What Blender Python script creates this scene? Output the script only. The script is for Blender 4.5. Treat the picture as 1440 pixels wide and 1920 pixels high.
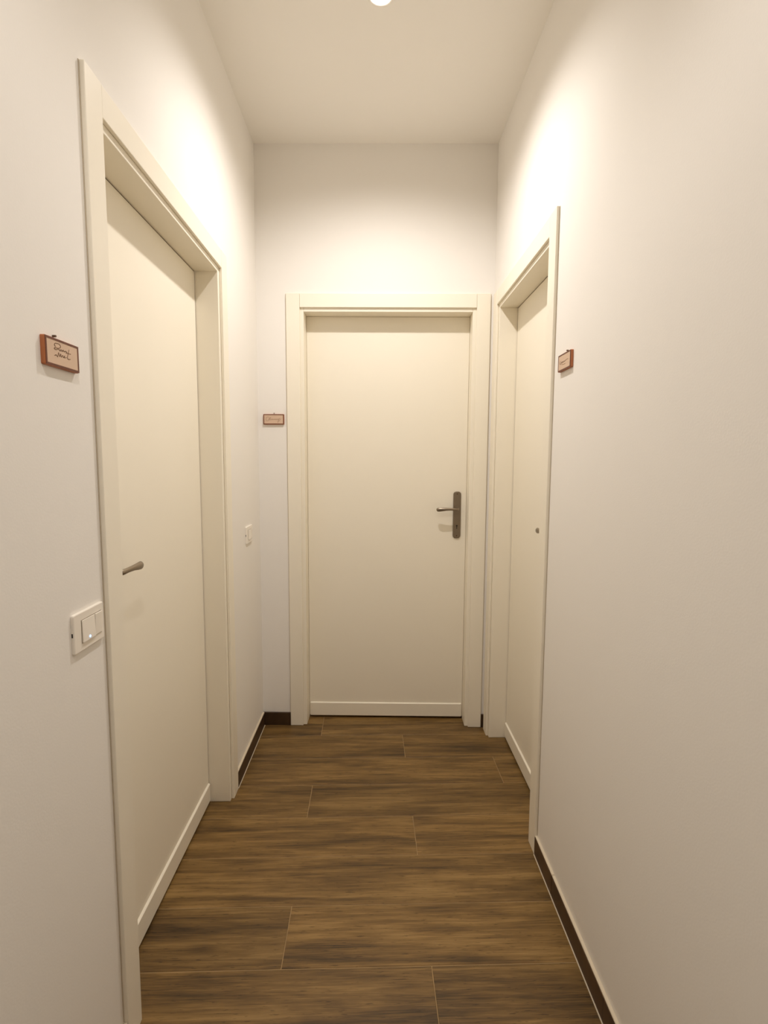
import bpy, bmesh, math, random
from mathutils import Matrix, Vector

# ------------------------------------------------------------------ camera, world, exposure
scene = bpy.context.scene
col = scene.collection
for o in list(bpy.data.objects):
    bpy.data.objects.remove(o)

XL, XR = -0.5760, 0.5722          # corridor side wall faces
D, AE = 2.5785, -0.0283           # end wall face: y = D + AE * x
H = 2.8485                        # ceiling height
P0, AF = 1.2808, 0.0125           # floor joint reference, floor laying angle
YB = -2.2                         # wall behind the camera
WT = 0.14                         # wall thickness

F_PX = 970.64
cam_d = bpy.data.cameras.new('camera')
cam = bpy.data.objects.new('camera', cam_d)
col.objects.link(cam)
pi_, ya, ro = math.radians(5.5215), math.radians(1.0371), math.radians(0.323)
fw = Vector((math.sin(ya) * math.cos(pi_), math.cos(ya) * math.cos(pi_), -math.sin(pi_)))
rt = Vector((math.cos(ya), -math.sin(ya), 0))
up = rt.cross(fw)
r2 = rt * math.cos(ro) + up * math.sin(ro)
u2 = -rt * math.sin(ro) + up * math.cos(ro)
m = Matrix((r2, u2, -fw)).transposed().to_4x4()
m.translation = (0, 0, 1.3655)
cam.matrix_world = m
cam_d.sensor_fit = 'VERTICAL'
cam_d.sensor_height = 24.0
cam_d.lens = 24.0 * F_PX / 1920.0
cam_d.clip_start = 0.02
scene.camera = cam

w = bpy.data.worlds.new('world')
scene.world = w
w.use_nodes = True
w.node_tree.nodes['Background'].inputs['Color'].default_value = (1.0, 0.85, 0.65, 1)
w.node_tree.nodes['Background'].inputs['Strength'].default_value = 0.01

vs = scene.view_settings
scene.display_settings.display_device = 'sRGB'
vs.view_transform = 'Standard'
vs.look = 'None'
vs.gamma = 1.0
vs.use_curve_mapping = False
vs.exposure = 0.12
scene.cycles.max_bounces = 12
scene.cycles.diffuse_bounces = 11
scene.cycles.glossy_bounces = 2
scene.cycles.transmission_bounces = 0
scene.cycles.caustics_reflective = False
scene.cycles.caustics_refractive = False
scene.cycles.use_denoising = True

LAMP_COL = (1.0, 0.945, 0.90)
# x, y, watts, tilt towards the end wall (degrees), beam angle (degrees), beam softness
LAMPS = [(0.013, 1.800, 57.0, 6.0, 150, 1.0), (0.0, 0.12, 31.0, 0.0, 136, 0.5)]

# ------------------------------------------------------------------ materials
def srgb(r, g, b):
    f = lambda c: ((c / 255 + 0.055) / 1.055) ** 2.4 if c > 10 else c / 255 / 12.92
    return (f(r), f(g), f(b), 1)

def mat(name, color, rough=0.5, metal=0.0, bump=None, spec=0.5, coat=0.0, vary=0.0, vscale=6.0):
    """Principled material; bump = (scale, strength, distance)"""
    M = bpy.data.materials.new(name)
    M.use_nodes = True
    nt = M.node_tree
    b = nt.nodes['Principled BSDF']
    b.inputs['Base Color'].default_value = color
    b.inputs['Roughness'].default_value = rough
    b.inputs['Metallic'].default_value = metal
    b.inputs['Specular IOR Level'].default_value = spec
    b.inputs['Coat Weight'].default_value = coat
    tc = nt.nodes.new('ShaderNodeTexCoord')
    if vary:
        n = nt.nodes.new('ShaderNodeTexNoise')
        n.inputs['Scale'].default_value = vscale
        n.inputs['Detail'].default_value = 1
        nt.links.new(tc.outputs['Object'], n.inputs['Vector'])
        mx = nt.nodes.new('ShaderNodeMix')
        mx.data_type = 'RGBA'
        mx.inputs[6].default_value = tuple(c * (1 - vary) for c in color[:3]) + (1,)
        mx.inputs[7].default_value = tuple(min(1, c * (1 + vary)) for c in color[:3]) + (1,)
        nt.links.new(n.outputs['Fac'], mx.inputs[0])
        nt.links.new(mx.outputs[2], b.inputs['Base Color'])
    if bump:
        n = nt.nodes.new('ShaderNodeTexNoise')
        n.inputs['Scale'].default_value = bump[0]
        n.inputs['Detail'].default_value = 0
        nt.links.new(tc.outputs['Object'], n.inputs['Vector'])
        bp = nt.nodes.new('ShaderNodeBump')
        bp.inputs['Strength'].default_value = bump[1]
        bp.inputs['Distance'].default_value = bump[2]
        nt.links.new(n.outputs['Fac'], bp.inputs['Height'])
        nt.links.new(bp.outputs['Normal'], b.inputs['Normal'])
    return M

def wood_tile(name, cols, seed_from_object=True, rough=0.42):
    """wood-look porcelain: grain runs along local X"""
    M = bpy.data.materials.new(name)
    M.use_nodes = True
    nt = M.node_tree
    N, L = nt.nodes, nt.links
    b = N['Principled BSDF']
    tc = N.new('ShaderNodeTexCoord')
    oi = N.new('ShaderNodeObjectInfo')
    mul = N.new('ShaderNodeMath'); mul.operation = 'MULTIPLY'; mul.inputs[1].default_value = 37.0
    L.new(oi.outputs['Random'], mul.inputs[0])
    cx = N.new('ShaderNodeCombineXYZ')
    L.new(mul.outputs[0], cx.inputs['X']); L.new(mul.outputs[0], cx.inputs['Y'])
    add = N.new('ShaderNodeVectorMath'); add.operation = 'ADD'
    L.new(tc.outputs['Object'], add.inputs[0]); L.new(cx.outputs[0], add.inputs[1])

    def noise(sc, detail, rgh, dist, scale=1.0):
        mp = N.new('ShaderNodeMapping'); mp.inputs['Scale'].default_value = sc
        L.new(add.outputs[0], mp.inputs['Vector'])
        n = N.new('ShaderNodeTexNoise')
        n.inputs['Scale'].default_value = scale
        n.inputs['Detail'].default_value = detail
        n.inputs['Roughness'].default_value = rgh
        n.inputs['Distortion'].default_value = dist
        L.new(mp.outputs[0], n.inputs['Vector'])
        return n.outputs['Fac']
    band = noise((1.3, 13, 1), 4, 0.6, 0.8)
    streak = noise((2.6, 70, 1), 5, 0.72, 0.9)
    fine = noise((9, 300, 1), 2, 0.7, 0.2)
    cloud = noise((1.9, 10, 1), 3, 0.65, 0.7)
    pore = noise((30, 210, 1), 2, 0.5, 0.0)
    crack = noise((4.5, 62, 1), 3, 0.55, 1.6)

    def madd(a, ka, c):
        n = N.new('ShaderNodeMath'); n.operation = 'MULTIPLY_ADD'
        L.new(a, n.inputs[0]); n.inputs[1].default_value = ka
        if isinstance(c, float): n.inputs[2].default_value = c
        else: L.new(c, n.inputs[2])
        return n.outputs[0]
    v = madd(band, 1.00, -0.93)
    v = madd(streak, 0.85, v)
    v = madd(fine, 0.50, v)
    v = madd(cloud, 0.60, v)
    rp = N.new('ShaderNodeValToRGB')
    e = rp.color_ramp.elements
    e[0].position, e[0].color = 0.24, cols[0]
    e[1].position, e[1].color = 0.84, cols[3]
    x = e.new(0.42); x.color = cols[1]
    x = e.new(0.60); x.color = cols[2]
    L.new(v, rp.inputs['Fac'])
    # dark pores / cracks
    pr = N.new('ShaderNodeValToRGB')
    pe = pr.color_ramp.elements
    pe[0].position, pe[0].color = 0.29, (0.42, 0.39, 0.35, 1)
    pe[1].position, pe[1].color = 0.37, (1, 1, 1, 1)
    L.new(pore, pr.inputs['Fac'])
    cr = N.new('ShaderNodeValToRGB')
    ce = cr.color_ramp.elements
    ce[0].position, ce[0].color = 0.265, (0.38, 0.34, 0.30, 1)
    ce[1].position, ce[1].color = 0.335, (1, 1, 1, 1)
    L.new(crack, cr.inputs['Fac'])
    mc = N.new('ShaderNodeMix'); mc.data_type = 'RGBA'; mc.blend_type = 'MULTIPLY'
    mc.inputs[0].default_value = 0.9
    L.new(rp.outputs['Color'], mc.inputs[6]); L.new(cr.outputs['Color'], mc.inputs[7])
    mx = N.new('ShaderNodeMix'); mx.data_type = 'RGBA'; mx.blend_type = 'MULTIPLY'
    mx.inputs[0].default_value = 0.8
    L.new(mc.outputs[2], mx.inputs[6]); L.new(pr.outputs['Color'], mx.inputs[7])
    # knots
    vm = N.new('ShaderNodeMapping'); vm.inputs['Scale'].default_value = (1.3, 4.2, 1)
    L.new(add.outputs[0], vm.inputs['Vector'])
    vo = N.new('ShaderNodeTexVoronoi'); vo.inputs['Scale'].default_value = 1.35
    L.new(vm.outputs[0], vo.inputs['Vector'])
    kr = N.new('ShaderNodeValToRGB')
    ke = kr.color_ramp.elements
    ke[0].position, ke[0].color = 0.0, (0.32, 0.27, 0.22, 1)
    ke[1].position, ke[1].color = 0.10, (1, 1, 1, 1)
    L.new(vo.outputs['Distance'], kr.inputs['Fac'])
    mk = N.new('ShaderNodeMix'); mk.data_type = 'RGBA'; mk.blend_type = 'MULTIPLY'
    mk.inputs[0].default_value = 0.75
    L.new(mx.outputs[2], mk.inputs[6]); L.new(kr.outputs['Color'], mk.inputs[7])
    # per-piece tone
    hs = N.new('ShaderNodeHueSaturation')
    tone = madd(oi.outputs['Random'], 0.28, 0.86)
    L.new(tone, hs.inputs['Value'])
    L.new(mk.outputs[2], hs.inputs['Color'])
    L.new(hs.outputs['Color'], b.inputs['Base Color'])
    b.inputs['Roughness'].default_value = rough
    b.inputs['Specular IOR Level'].default_value = 0.4
    bp = N.new('ShaderNodeBump')
    bp.inputs['Strength'].default_value = 0.25
    bp.inputs['Distance'].default_value = 0.002
    L.new(streak, bp.inputs['Height'])
    L.new(bp.outputs['Normal'], b.inputs['Normal'])
    return M

M_WALL = mat('wall_paint', srgb(236, 233, 228), 0.85, bump=(260, 0.045, 0.002), spec=0.25)
M_CEIL = mat('ceiling_paint', srgb(243, 240, 234), 0.9, spec=0.2, vary=0.004)
M_DOOR = mat('cream_lacquer', srgb(239, 233, 218), 0.42, spec=0.4, vary=0.006)
M_GROUT = mat('grout', srgb(160, 134, 96), 0.9, vary=0.35, vscale=9)
M_CAULK = mat('caulk', srgb(214, 202, 180), 0.7)
M_TILE = wood_tile('wood_look_tile', [srgb(62, 46, 23), srgb(96, 72, 38), srgb(121, 93, 51), srgb(150, 120, 72)])
M_BASE = wood_tile('dark_wood_tile', [srgb(40, 28, 17), srgb(62, 44, 28), srgb(74, 54, 35), srgb(92, 68, 44)])
M_NICKEL = mat('satin_nickel', srgb(150, 138, 122), 0.36, metal=1.0, bump=(300, 0.03, 0.0005))
M_DARK = mat('dark_void', srgb(38, 30, 24), 0.7)
M_GAP_SHADE = mat('gap_shade_brown', srgb(96, 80, 58), 0.8)  # painted shade for the gap between leaf and jamb
M_CASING_SHADOW = mat('casing_shadow_tone', srgb(198, 186, 166), 0.8)  # shadow tone painted beside the casing stiles
M_PLASTIC = mat('white_plastic', srgb(240, 234, 224), 0.32)
M_PWOOD = mat('reddish_wood', srgb(174, 105, 62), 0.5, vary=0.18, vscale=40)
M_PEDGE = mat('dark_wood_edge', srgb(104, 56, 36), 0.5, vary=0.15, vscale=60)
M_PFACE = mat('tan_plate', srgb(208, 180, 156), 0.45, vary=0.06, vscale=30)
M_INK = mat('brown_ink', srgb(152, 118, 90), 0.6)
M_STEEL = mat('nail_steel', srgb(104, 86, 70), 0.5, metal=0.5)
M_RING = mat('lamp_trim', srgb(240, 236, 228), 0.4)

def emis(name, color, strength):
    M = bpy.data.materials.new(name)
    M.use_nodes = True
    M.cycles.emission_sampling = 'NONE' if strength < 5 else 'AUTO'
    b = M.node_tree.nodes['Principled BSDF']
    b.inputs['Base Color'].default_value = color
    b.inputs['Emission Color'].default_value = color
    b.inputs['Emission Strength'].default_value = strength
    return M
M_LENS = emis('lamp_lens_glow', LAMP_COL + (1,), 14.0)
M_LED = emis('blue_led', srgb(150, 190, 255), 2.2)

# ------------------------------------------------------------------ mesh helpers
def link(name, me, material, parent=None):
    o = bpy.data.objects.new(name, me)
    col.objects.link(o)
    if material is not None:
        me.materials.append(material)
    if parent is not None:
        o.parent = parent
    return o

def add_box(bm, x0, x1, y0, y1, z0, z1):
    vs_ = [bm.verts.new(p) for p in ((x0, y0, z0), (x1, y0, z0), (x1, y1, z0), (x0, y1, z0),
                                     (x0, y0, z1), (x1, y0, z1), (x1, y1, z1), (x0, y1, z1))]
    for f in ((3, 2, 1, 0), (4, 5, 6, 7), (0, 1, 5, 4), (1, 2, 6, 5), (2, 3, 7, 6), (3, 0, 4, 7)):
        bm.faces.new([vs_[i] for i in f])

def add_prism(bm, poly, z0, z1):
    """plan polygon (counter-clockwise) extruded in z"""
    a = [bm.verts.new((x, y, z0)) for x, y in poly]
    b = [bm.verts.new((x, y, z1)) for x, y in poly]
    n = len(poly)
    bm.faces.new(a[::-1]); bm.faces.new(b)
    for i in range(n):
        j = (i + 1) % n
        bm.faces.new((a[i], a[j], b[j], b[i]))

def finish(bm, name, material, parent=None, bevel=0.0, seg=2, smooth=False):
    if bevel > 0:
        bmesh.ops.bevel(bm, geom=list(bm.edges), offset=bevel, segments=seg, affect='EDGES',
                        profile=0.5, clamp_overlap=True)
    bmesh.ops.recalc_face_normals(bm, faces=list(bm.faces))
    me = bpy.data.meshes.new(name)
    bm.to_mesh(me)
    bm.free()
    if smooth:
        for p in me.polygons:
            p.use_smooth = True
    return link(name, me, material, parent)

def box(name, material, parent, x0, x1, y0, y1, z0, z1, bevel=0.0, seg=2):
    bm = bmesh.new()
    add_box(bm, x0, x1, y0, y1, z0, z1)
    return finish(bm, name, material, parent, bevel, seg)

def rounded_plate(bm, cx, cz, w_, h_, r, y0, y1, n=6, inset=0.0):
    """plate in the xz plane with rounded corners, from y0 (back) to y1 (front, more negative)"""
    def ring(k, y):
        pts = []
        for qx, qz, a0 in ((1, 1, 0), (-1, 1, 90), (-1, -1, 180), (1, -1, 270)):
            for i in range(n + 1):
                a = math.radians(a0 + 90 * i / n)
                pts.append(bm.verts.new((cx + qx * (w_ / 2 - r) + (r - k) * math.cos(a), y,
                                         cz + qz * (h_ / 2 - r) + (r - k) * math.sin(a))))
        return pts
    rings = [ring(0, y0), ring(0, y1 + inset), ring(inset * 0.35, y1 + inset * 0.3), ring(inset, y1)] if inset > 0 else [ring(0, y0), ring(0, y1)]
    for a, b in zip(rings, rings[1:]):
        k = len(a)
        for i in range(k):
            bm.faces.new((a[i], a[(i + 1) % k], b[(i + 1) % k], b[i]))
    bm.faces.new(rings[0][::-1]); bm.faces.new(rings[-1])

def disc_y(bm, cx, cz, r, y0, y1, n=20):
    rr = [[bm.verts.new((cx + r * math.cos(2 * math.pi * i / n), y, cz + r * math.sin(2 * math.pi * i / n)))
           for i in range(n)] for y in (y0, y1)]
    for i in range(n):
        bm.faces.new((rr[0][i], rr[0][(i + 1) % n], rr[1][(i + 1) % n], rr[1][i]))
    bm.faces.new(rr[0]); bm.faces.new(rr[1][::-1])

def tube(bm, path, radii, n=14):
    """swept ellipse along a path; radii = list of (half width in the local side, half height in z)"""
    P = [Vector(p) for p in path]
    rings = []
    for i, p in enumerate(P):
        t = (P[min(i + 1, len(P) - 1)] - P[max(i - 1, 0)]).normalized()
        upv = Vector((0, 0, 1)) - t * t.z
        upv.normalize()
        side = t.cross(upv)
        a, b = radii[i]
        rings.append([bm.verts.new(p + side * a * math.cos(2 * math.pi * k / n) + upv * b * math.sin(2 * math.pi * k / n))
                      for k in range(n)])
    for a, b in zip(rings, rings[1:]):
        for k in range(n):
            bm.faces.new((a[k], a[(k + 1) % n], b[(k + 1) % n], b[k]))
    bm.faces.new(rings[0][::-1]); bm.faces.new(rings[-1])

def empty(name, loc, rz=0.0, parent=None):
    o = bpy.data.objects.new(name, None)
    o.empty_display_size = 0.1
    col.objects.link(o)
    o.location = loc
    o.rotation_euler = (0, 0, rz)
    if parent is not None:
        o.parent = parent
    return o

def tag(o, label, cat, kind=None, group=None):
    o['label'] = label
    o['category'] = cat
    if kind: o['kind'] = kind
    if group: o['group'] = group
    return o

def E(x):
    return D + AE * x
ENDROT = math.atan(AE)
CW = 0.0655      # casing width
RV = 0.0180      # visible jamb edge inside the casing

# door extents along their wall: outer casing edges, top
L_N, L_F, L_T = 1.0896, 2.0577, 2.1373
R_N, R_F, R_T = 1.6796, 2.5350, 2.1595
E_L, E_R, E_T = -0.4311, 0.5530, 2.1694
HO = CW - 0.014  # hole edge measured in from the casing's outer edge

# ------------------------------------------------------------------ structure
# walls
bm = bmesh.new()
xo = XL - WT
add_prism(bm, [(xo, YB), (XL, YB), (XL, L_N + HO), (xo, L_N + HO)], 0, H)
add_prism(bm, [(xo, L_F - HO), (XL, L_F - HO), (XL, E(XL)), (xo, E(xo))], 0, H)
add_prism(bm, [(xo, L_N + HO), (XL, L_N + HO), (XL, L_F - HO), (xo, L_F - HO)], L_T - HO, H)
tag(finish(bm, 'wall_left', M_WALL), 'white painted left wall with a recessed cream door', 'wall', 'structure')
bm = bmesh.new()
xo = XR + WT
add_prism(bm, [(XR, YB), (xo, YB), (xo, R_N + HO), (XR, R_N + HO)], 0, H)
add_prism(bm, [(XR, R_F - HO), (xo, R_F - HO), (xo, E(xo)), (XR, E(XR))], 0, H)
add_prism(bm, [(XR, R_N + HO), (xo, R_N + HO), (xo, R_F - HO), (XR, R_F - HO)], R_T - HO, H)
tag(finish(bm, 'wall_right', M_WALL), 'long white painted right wall of the corridor', 'wall', 'structure')
bm = bmesh.new()
x0, x1 = XL - WT, XR + WT
add_box(bm, x0, E_L + HO, 0, WT, 0, H)
add_box(bm, E_R - HO, x1, 0, WT, 0, H)
add_box(bm, E_L + HO, E_R - HO, 0, WT, E_T - HO, H)
o = finish(bm, 'wall_end', M_WALL)
o.location = (0, D, 0); o.rotation_euler = (0, 0, ENDROT)
tag(o, 'white end wall above and around the far door', 'wall', 'structure')
o = box('wall_rear', M_WALL, None, XL - WT, XR + WT, YB - WT, YB, 0, H)
tag(o, 'plain white wall closing the corridor behind the viewer', 'wall', 'structure')
o = box('ceiling', M_CEIL, None, XL - WT, XR + WT, YB - WT, 2.76, H, H + 0.12)
tag(o, 'plain white ceiling of the corridor with recessed spotlights', 'ceiling', 'structure')

# floor: grout bed and one object for each wood-look plank
FX = 0.735
floor = box('floor', M_GROUT, None, -FX, FX, YB - WT - P0, 2.80 - P0, -0.02, -0.0012)
floor.location = (0, P0, 0); floor.rotation_euler = (0, 0, math.atan(AF))
tag(floor, 'brown wood-look plank tile floor laid crosswise', 'floor', 'structure')
PL, PW, G = 1.2245, 0.2, 0.0023
def plank_mesh(xa, xb):
    bm = bmesh.new()
    c = 0.0009
    y0, y1 = -PW / 2 + G / 2, PW / 2 - G / 2
    lo = [bm.verts.new(p) for p in ((xa, y0, -0.008), (xb, y0, -0.008), (xb, y1, -0.008), (xa, y1, -0.008))]
    mi = [bm.verts.new(p) for p in ((xa, y0, -c), (xb, y0, -c), (xb, y1, -c), (xa, y1, -c))]
    hi = [bm.verts.new(p) for p in ((xa + c, y0 + c, 0), (xb - c, y0 + c, 0), (xb - c, y1 - c, 0), (xa + c, y1 - c, 0))]
    for a, b in ((lo, mi), (mi, hi)):
        for i in range(4):
            bm.faces.new((a[i], a[(i + 1) % 4], b[(i + 1) % 4], b[i]))
    bm.faces.new(hi)
    me = bpy.data.meshes.new('plank')
    bm.to_mesh(me); bm.free()
    me.materials.append(M_TILE)
    return me
cache = {}
for k in range(-17, 9):
    j = (0.160 - 0.4083 * k) % PL
    xs = j - 2 * PL
    yc = PW * (k - 0.5)
    if yc - PW / 2 < YB - WT - P0 or yc + PW / 2 > 2.80 - P0 + 0.01: continue
    while xs < FX:
        a, b = max(xs + G / 2, -FX), min(xs + PL - G / 2, FX)
        if b - a > 0.02:
            cxp = xs + PL / 2
            key = (round(a - cxp, 3), round(b - cxp, 3))
            if key not in cache:
                cache[key] = plank_mesh(a - cxp, b - cxp)
            o = bpy.data.objects.new('plank', cache[key])
            col.objects.link(o)
            o.parent = floor
            o.location = (cxp, yc, 0)
        xs += PL

# baseboards (dark wood-look tile strips with a grout joint below and a caulk bead on top)
BH, BT = 0.068, 0.010
def baseboard(name, loc, rz, runs, label, joints=True):
    root = empty(name, loc, rz)
    tag(root, label, 'baseboard', 'structure')
    for a, b in runs:
        t = box('baseboard_tile', M_BASE, root, a, b, -BT, -0.0002, 0.0025 if joints else 0.0004, BH, 0.0012, 1)
        if not joints:
            continue
        box('grout_joint', M_CAULK, t, a, b, -BT - 0.0022, -0.001, 0.0, 0.0024)
        box('caulk_bead', M_CAULK, t, a, b, -BT * 0.9, -0.0001, BH + 0.0001, BH + 0.0045, 0.001, 1)
    return root
baseboard('baseboard_left', (XL, 0, 0), math.pi / 2,
          [(YB + 0.01, -0.95), (-0.948, 0.25), (0.252, L_N - 0.001), (L_F + 0.001, E(XL) - BT - 0.004)],
          'dark brown baseboard along the left wall by the far light switch')
baseboard('baseboard_right', (XR, 0, 0), -math.pi / 2,
          [(-R_N + 0.001, -1.506), (-1.504, -0.30), (-0.298, 0.90), (0.902, -YB - 0.01)],
          'dark brown baseboard along the long right wall')
baseboard('baseboard_end', (0, D, 0), ENDROT,
          [(XL + 0.002, E_L - 0.001), (E_R + 0.001, XR - 0.0005)],
          'short dark brown baseboard on the end wall beside the far door', joints=False)

# ------------------------------------------------------------------ doors
def lever_handle(parent, px, z, yf, sgn, ln=1.0):
    """lever on a long rounded backplate; px = spindle, sgn = lever direction along local x"""
    bm = bmesh.new()
    y = yf - 0.048
    path = [(px, yf - 0.006, z), (px, yf - 0.030, z), (px + sgn * 0.004, y + 0.006, z), (px + sgn * 0.014, y, z + 0.0005),
            (px + sgn * 0.035, y - 0.001, z + 0.001), (px + sgn * 0.060, y - 0.002, z + 0.001),
            (px + sgn * 0.082, y - 0.001, z - 0.0005), (px + sgn * 0.098, y + 0.001, z - 0.0015),
            (px + sgn * 0.106, y + 0.003, z - 0.0025), (px + sgn * 0.109, y + 0.004, z - 0.003)]
    rad = [(.0090, .0090), (.0085, .0085), (.0075, .0080), (.0060, .0070), (.0058, .0066), (.0066, .0076),
           (.0076, .0098), (.0078, .0108), (.0062, .0085), (.0026, .0035)]
    path = [(px + (x - px) * ln, y_, z_) for x, y_, z_ in path]
    tube(bm, path, rad)
    h = finish(bm, 'door_handle', M_NICKEL, parent, smooth=True)
    h['label'] = 'satin nickel lever handle'
    bm = bmesh.new()
    rounded_plate(bm, px, z - 0.032, 0.040, 0.242, 0.016, yf - 0.0005, yf - 0.0065, 7, 0.0025)
    finish(bm, 'handle_plate', M_NICKEL, h)
    bm = bmesh.new()
    disc_y(bm, px, z, 0.0125, yf - 0.0065, yf - 0.011)
    finish(bm, 'rosette', M_NICKEL, h)
    bm = bmesh.new()
    disc_y(bm, px, z - 0.088, 0.0045, yf - 0.0066, yf - 0.0070, 14)
    add_box(bm, px - 0.0019, px + 0.0019, yf - 0.0070, yf - 0.0066, z - 0.104, z - 0.088)
    finish(bm, 'keyhole', M_DARK, h)
    for dz in (0.076, -0.140):
        bm = bmesh.new()
        disc_y(bm, px, z + dz, 0.0036, yf - 0.0064, yf - 0.0074, 12)
        finish(bm, 'screw', M_STEEL, h)
    return h

LEAF = 0.084
def door(name, loc, rz, xa, xb, top, label, hx_side, hz, hinset=0.048, shaded_gap=None, ln=1.0):
    root = empty(name, loc, rz)
    tag(root, label, 'door', 'structure')
    CT = 0.0105
    # casing: two full-height stiles with the head between them
    for a, b in ((xa, xa + CW), (xb - CW, xb)):
        box('casing_stile', M_DOOR, root, a, b, -CT, -0.0002, 0.0006, top, 0.0016, 2)
    box('casing_head', M_DOOR, root, xa + CW + 0.0008, xb - CW - 0.0008, -CT + 0.0006, -0.0002, top - CW, top - 0.0006, 0.0016, 2)
    # jambs (lining of the opening) with a stop behind the leaf
    ja, jb, jt = xa + CW + RV, xb - CW - RV, top - CW - RV
    for s, e in ((1, ja), (-1, jb)):
        bm = bmesh.new()
        xs_ = sorted((e - s * (RV + 0.0138), e))
        add_box(bm, xs_[0], xs_[1], 0.0004, WT, 0.0008, top - HO - 0.001)
        st = sorted((e, e + s * 0.012))
        add_box(bm, st[0], st[1], LEAF + 0.042, WT, 0.0008, jt)
        finish(bm, 'jamb', M_DOOR, root, 0.0012, 1)
    bm = bmesh.new()
    add_box(bm, ja + 0.0003, jb - 0.0003, 0.0004, WT, jt, top - HO - 0.001)
    add_box(bm, ja + 0.013, jb - 0.013, LEAF + 0.042, WT, jt - 0.012, jt)
    finish(bm, 'jamb_head', M_DOOR, root, 0.0012, 1)
    # leaf
    g = 0.0032 if shaded_gap else 0.0010
    leaf = box('door_leaf', M_DOOR, root, ja + g, jb - g, LEAF, LEAF + 0.040, 0.012, jt - g, 0.0015, 2)
    bm = bmesh.new()
    x0_, x1_ = ja + g + 0.006, jb - g - 0.006
    zb, zt = 0.0125, 0.083
    sec = [(LEAF - 0.0002, zb), (LEAF - 0.0062, zb), (LEAF - 0.0072, zb + 0.002), (LEAF - 0.0072, zt - 0.002), (LEAF - 0.0050, zt), (LEAF - 0.0002, zt + 0.002)]
    A = [bm.verts.new((x0_, y, z)) for y, z in sec]
    B = [bm.verts.new((x1_, y, z)) for y, z in sec]
    for i in range(len(sec)):
        j = (i + 1) % len(sec)
        bm.faces.new((A[i], A[j], B[j], B[i]))
    bm.faces.new(A[::-1]); bm.faces.new(B)
    finish(bm, 'bottom_rail', M_DOOR, leaf)
    # brown strips added in the gap around the leaf to paint its shade
    if shaded_gap:
        yg0, yg1 = LEAF + 0.0015, LEAF + 0.012
        for e0, e1 in ((ja + 0.0002, ja + g - 0.0002), (jb - g + 0.0002, jb - 0.0002)):
            box('gap_shade_strip', M_GAP_SHADE, root, e0, e1, yg0, yg1, 0.012, jt - g)
        box('gap_shade_strip', M_GAP_SHADE, root, ja + g, jb - g, yg0, yg1, jt - g + 0.0002, jt - 0.0002)
    # darker strip painting the shadow line where the casing meets the wall
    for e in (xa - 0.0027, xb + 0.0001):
        box('casing_shadow_line', M_CASING_SHADOW, root, e, e + 0.0026, -0.0012, -0.0002, BH + 0.006, top - 0.001)
    # handle
    if hx_side > 0: lever_handle(root, jb - hinset, hz, LEAF, -1)
    else: lever_handle(root, ja + hinset, hz, LEAF, 1, ln)
    return root

door('door_1', (XL, 0, 0), math.pi / 2, L_N, L_F, L_T,
     'cream flush door on the left wall, nearest of the three doors', -1, 1.094, 0.066, True, 1.11)
door('door_2', (0, D, 0), ENDROT, E_L, E_R, E_T,
     'cream flush door facing the viewer on the end wall', 1, 1.128)
door('door_3', (XR, 0, 0), -math.pi / 2, -R_F, -R_N, R_T,
     'cream flush door on the right wall seen at a steep angle', 1, 1.115, 0.048, True)

# ------------------------------------------------------------------ ceiling spotlights
def spotlight(x, y, watts, tilt, beam, soft, label):
    root = empty('ceiling_spotlight', (x, y, H))
    tag(root, label, 'spotlight', group='recessed ceiling spotlights')
    bm = bmesh.new()
    n = 40
    prof = [(0.046, -0.0005), (0.0455, -0.003), (0.043, -0.005), (0.037, -0.0045), (0.034, -0.0015), (0.034, -0.0005)]
    R = [[bm.verts.new((r * math.cos(2 * math.pi * i / n), r * math.sin(2 * math.pi * i / n), z)) for i in range(n)] for r, z in prof]
    for q in range(len(R)):
        a, b = R[q], R[(q + 1) % len(R)]
        for i in range(n):
            bm.faces.new((a[i], a[(i + 1) % n], b[(i + 1) % n], b[i]))
    finish(bm, 'trim_ring', M_RING, root, smooth=True)
    bm = bmesh.new()
    for zz, rev in ((-0.0008, True), (-0.0020, False)):
        v = [bm.verts.new((0.0335 * math.cos(2 * math.pi * i / n), 0.0335 * math.sin(2 * math.pi * i / n), zz)) for i in range(n)]
        bm.faces.new(v if rev else v[::-1])
    finish(bm, 'lens', M_LENS, root)
    ld = bpy.data.lights.new('spot_beam', 'SPOT')
    ld.energy = watts
    ld.color = LAMP_COL
    ld.spot_size = math.radians(beam)
    ld.spot_blend = soft
    ld.shadow_soft_size = 0.025
    lo = bpy.data.objects.new('spot_beam', ld)
    col.objects.link(lo)
    lo.parent = root
    lo.location = (0, 0, -0.03)
    lo.rotation_euler = (math.radians(tilt), 0, 0)
    return root
LBL = ['recessed round ceiling spotlight glowing above the end of the corridor',
       'recessed round ceiling spotlight above the viewer']
for spec, lb in zip(LAMPS, LBL):
    spotlight(*spec, lb)

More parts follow.
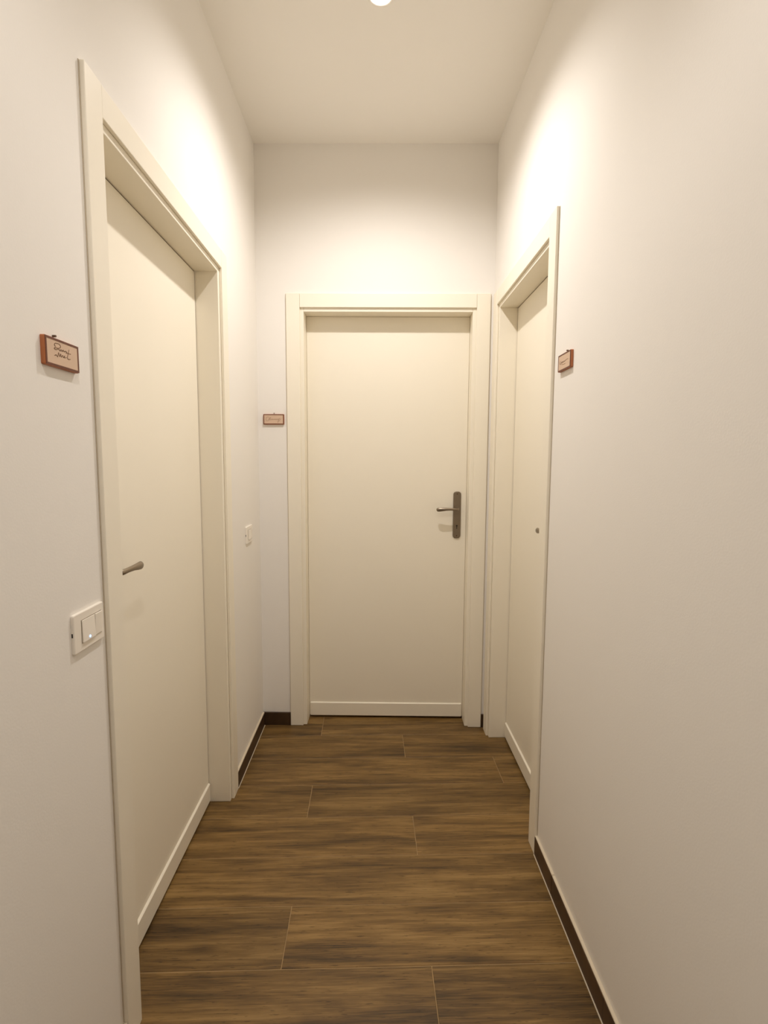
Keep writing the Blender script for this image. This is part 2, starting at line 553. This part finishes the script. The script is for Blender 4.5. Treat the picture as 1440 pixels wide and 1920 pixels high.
# ------------------------------------------------------------------ name plaques
def ribbon(bm, pts, wd, y):
    for (x0_, z0_), (x1_, z1_) in zip(pts, pts[1:]):
        d = Vector((x1_ - x0_, z1_ - z0_))
        if d.length < 1e-7: continue
        d.normalize()
        n = Vector((-d.y, d.x)) * wd / 2
        e = d * wd * 0.3
        q = [(x0_ - e.x + n.x, z0_ - e.y + n.y), (x0_ - e.x - n.x, z0_ - e.y - n.y), (x1_ + e.x - n.x, z1_ + e.y - n.y), (x1_ + e.x + n.x, z1_ + e.y + n.y)]
        top = [bm.verts.new((a, y, b)) for a, b in q]
        bot = [bm.verts.new((a, y + 0.0003, b)) for a, b in q]
        bm.faces.new(top); bm.faces.new(bot[::-1])
        for i in range(4):
            bm.faces.new((top[i], bot[i], bot[(i + 1) % 4], top[(i + 1) % 4]))

def smooth_path(p, n=5):
    out = []
    for i in range(len(p) - 1):
        p0, p1, p2, p3 = p[max(i - 1, 0)], p[i], p[i + 1], p[min(i + 2, len(p) - 1)]
        for k in range(n):
            t = k / n
            out.append(tuple(0.5 * (2 * b + (c - a) * t + (2 * a - 5 * b + 4 * c - d) * t * t + (3 * b - a - 3 * c + d) * t ** 3)
                             for a, b, c, d in zip(p0, p1, p2, p3)))
    out.append(p[-1])
    return out

def plaque(loc, rz, w_, h_, t, strokes, label, nail_x, wd=0.0011, tilt=0.0):
    root = empty('name_plaque', loc, rz)
    root.rotation_euler = (0, tilt, rz)
    tag(root, label, 'sign', group='small wooden name plaques')
    bm = bmesh.new()
    rounded_plate(bm, 0, 0, w_, h_, 0.003, -0.0003, -t, 4, 0.0012)
    finish(bm, 'plaque_body', M_PWOOD, root)
    # raised dark border frame around the face
    bm = bmesh.new()
    bw = 0.0046
    for a, b, c, d in ((-w_ / 2 + .001, w_ / 2 - .001, h_ / 2 - bw, h_ / 2 - .001), (-w_ / 2 + .001, w_ / 2 - .001, -h_ / 2 + .001, -h_ / 2 + bw),
                       (-w_ / 2 + .001, -w_ / 2 + bw, -h_ / 2 + bw, h_ / 2 - bw), (w_ / 2 - bw, w_ / 2 - .001, -h_ / 2 + bw, h_ / 2 - bw)):
        add_box(bm, a, b, -t - 0.0010, -t + 0.0002, c, d)
    finish(bm, 'border', M_PEDGE, root)
    bm = bmesh.new()
    add_box(bm, -w_ / 2 + bw, w_ / 2 - bw, -t - 0.0005, -t + 0.0002, -h_ / 2 + bw, h_ / 2 - bw)
    face = finish(bm, 'face_plate', M_PFACE, root)
    face['label'] = 'tan plate with handwritten lettering'
    bm = bmesh.new()
    for s in strokes:
        ribbon(bm, smooth_path([(-w_ / 2 + u * w_, -h_ / 2 + v * h_) for u, v in s]), wd, -t - 0.0009)
    finish(bm, 'lettering', M_INK, face)
    bm = bmesh.new()
    disc_y(bm, nail_x, h_ / 2 + 0.0045, 0.0021, -0.0002, -0.006, 10)
    finish(bm, 'nail', M_STEEL, root)
    return root

S_LEFT = [
    # first line: looped capital and small letters
    [(.29, .70), (.26, .76), (.30, .82), (.40, .83), (.44, .75), (.38, .68), (.28, .66), (.25, .62), (.30, .60), (.37, .65), (.42, .60)],
    [(.42, .60), (.45, .66), (.48, .61), (.51, .67), (.54, .62), (.58, .66), (.62, .63)],
    # second line ending in a tall crossed t
    [(.25, .38), (.30, .42), (.34, .37), (.37, .52), (.40, .40), (.43, .50), (.45, .40), (.49, .48), (.51, .41), (.55, .48), (.53, .41), (.60, .44)],
    [(.69, .75), (.66, .60), (.63, .45), (.66, .40), (.72, .43)],
    [(.59, .60), (.66, .61), (.74, .62)],
]
S_MID = [
    [(.28, .68), (.22, .74), (.15, .64), (.13, .48), (.17, .36), (.24, .36)],
    [(.24, .36), (.30, .62), (.36, .66), (.29, .48), (.33, .44), (.38, .52), (.41, .45), (.45, .53), (.48, .45), (.52, .53), (.55, .46), (.59, .53), (.62, .46), (.67, .53), (.70, .47)],
    [(.66, .54), (.72, .46), (.78, .60), (.73, .40), (.69, .24), (.72, .22), (.78, .42), (.86, .56)],
]
S_RIGHT = [
    [(.20, .62), (.15, .55), (.17, .44), (.24, .44)],
    [(.24, .44), (.28, .54), (.31, .45), (.35, .54), (.38, .46), (.42, .53), (.46, .46), (.51, .53), (.55, .47), (.60, .52)],
    [(.62, .52), (.70, .55), (.80, .54)],
    [(.30, .40), (.45, .34), (.60, .36)],
]
plaque((XL, 0.9740, 1.5560), math.pi / 2, 0.1020, 0.0505, 0.0080, S_LEFT,
       'wooden plaque with two handwritten lines on the left wall, largest in view', -0.014)
plaque((-0.4980, E(-0.498), 1.5710), ENDROT, 0.1020, 0.0505, 0.0080, S_MID,
       'wooden plaque on the end wall beside the far door', 0.002)
plaque((XR, 1.5720, 1.6676), -math.pi / 2, 0.1020, 0.0505, 0.0080, S_RIGHT,
       'wooden plaque on the right wall seen at a steep angle', 0.010)

# ------------------------------------------------------------------ light switches
def light_switch(loc, rz, label, lit):
    root = empty('light_switch', loc, rz)
    tag(root, label, 'light switch', group='white wall light switches')
    w_, h_ = 0.108, 0.078
    bm = bmesh.new()
    # frame of the plate around the module window
    rounded_plate(bm, 0, 0, w_, h_, 0.004, -0.0003, -0.0060, 4, 0.0022)
    finish(bm, 'cover_plate', M_PLASTIC, root)
    wh = 0.045
    wins = [(-0.029, 0.017), (0.017, 0.042)]
    box('module_recess', mat_gap, root, -0.0298, 0.0428, -0.0064, -0.0055, -wh / 2 - 0.0008, wh / 2 + 0.0008)
    for i, (a, b_) in enumerate(wins):
        mw = b_ - a
        bm = bmesh.new()
        x0_, x1_ = a + 0.0005, a + mw - 0.0005
        tz, bz = wh / 2 - 0.0004, -wh / 2 + 0.0004
        up_ = -0.0076 if (i % 2 == 0) else -0.0094
        dn_ = -0.0094 if (i % 2 == 0) else -0.0076
        q = [(x0_, -0.0061, bz), (x1_, -0.0061, bz), (x1_, -0.0061, tz), (x0_, -0.0061, tz)]
        f = [(x0_, dn_, bz), (x1_, dn_, bz), (x1_, up_, tz), (x0_, up_, tz)]
        qa = [bm.verts.new(p) for p in q]; fa = [bm.verts.new(p) for p in f]
        for k in range(4):
            bm.faces.new((qa[k], qa[(k + 1) % 4], fa[(k + 1) % 4], fa[k]))
        bm.faces.new(fa); bm.faces.new(qa[::-1])
        r_ = finish(bm, 'rocker', M_PLASTIC, root, 0.0006, 2)
        if lit and i == 0:
            bm = bmesh.new()
            disc_y(bm, a + mw * 0.5, bz + 0.006, 0.0026, -0.0080, -0.0099, 14)
            l_ = finish(bm, 'indicator_light', M_LED, r_)
            l_['label'] = 'small lit blue indicator'
    box('release_notch', M_DARK, root, -w_ / 2 - 0.0003, -w_ / 2 + 0.002, -0.0034, -0.0010, -0.004, 0.004)
    return root
mat_gap = mat('switch_gap', srgb(150, 138, 120), 0.6)
light_switch((XL, 1.0210, 1.0325), math.pi / 2, 'white light switch with a small blue light beside the left door', True)
light_switch((XL, 2.3520, 1.0340), math.pi / 2, 'white light switch on the left wall between the left door and end wall', False)
bpy.context.view_layer.update()
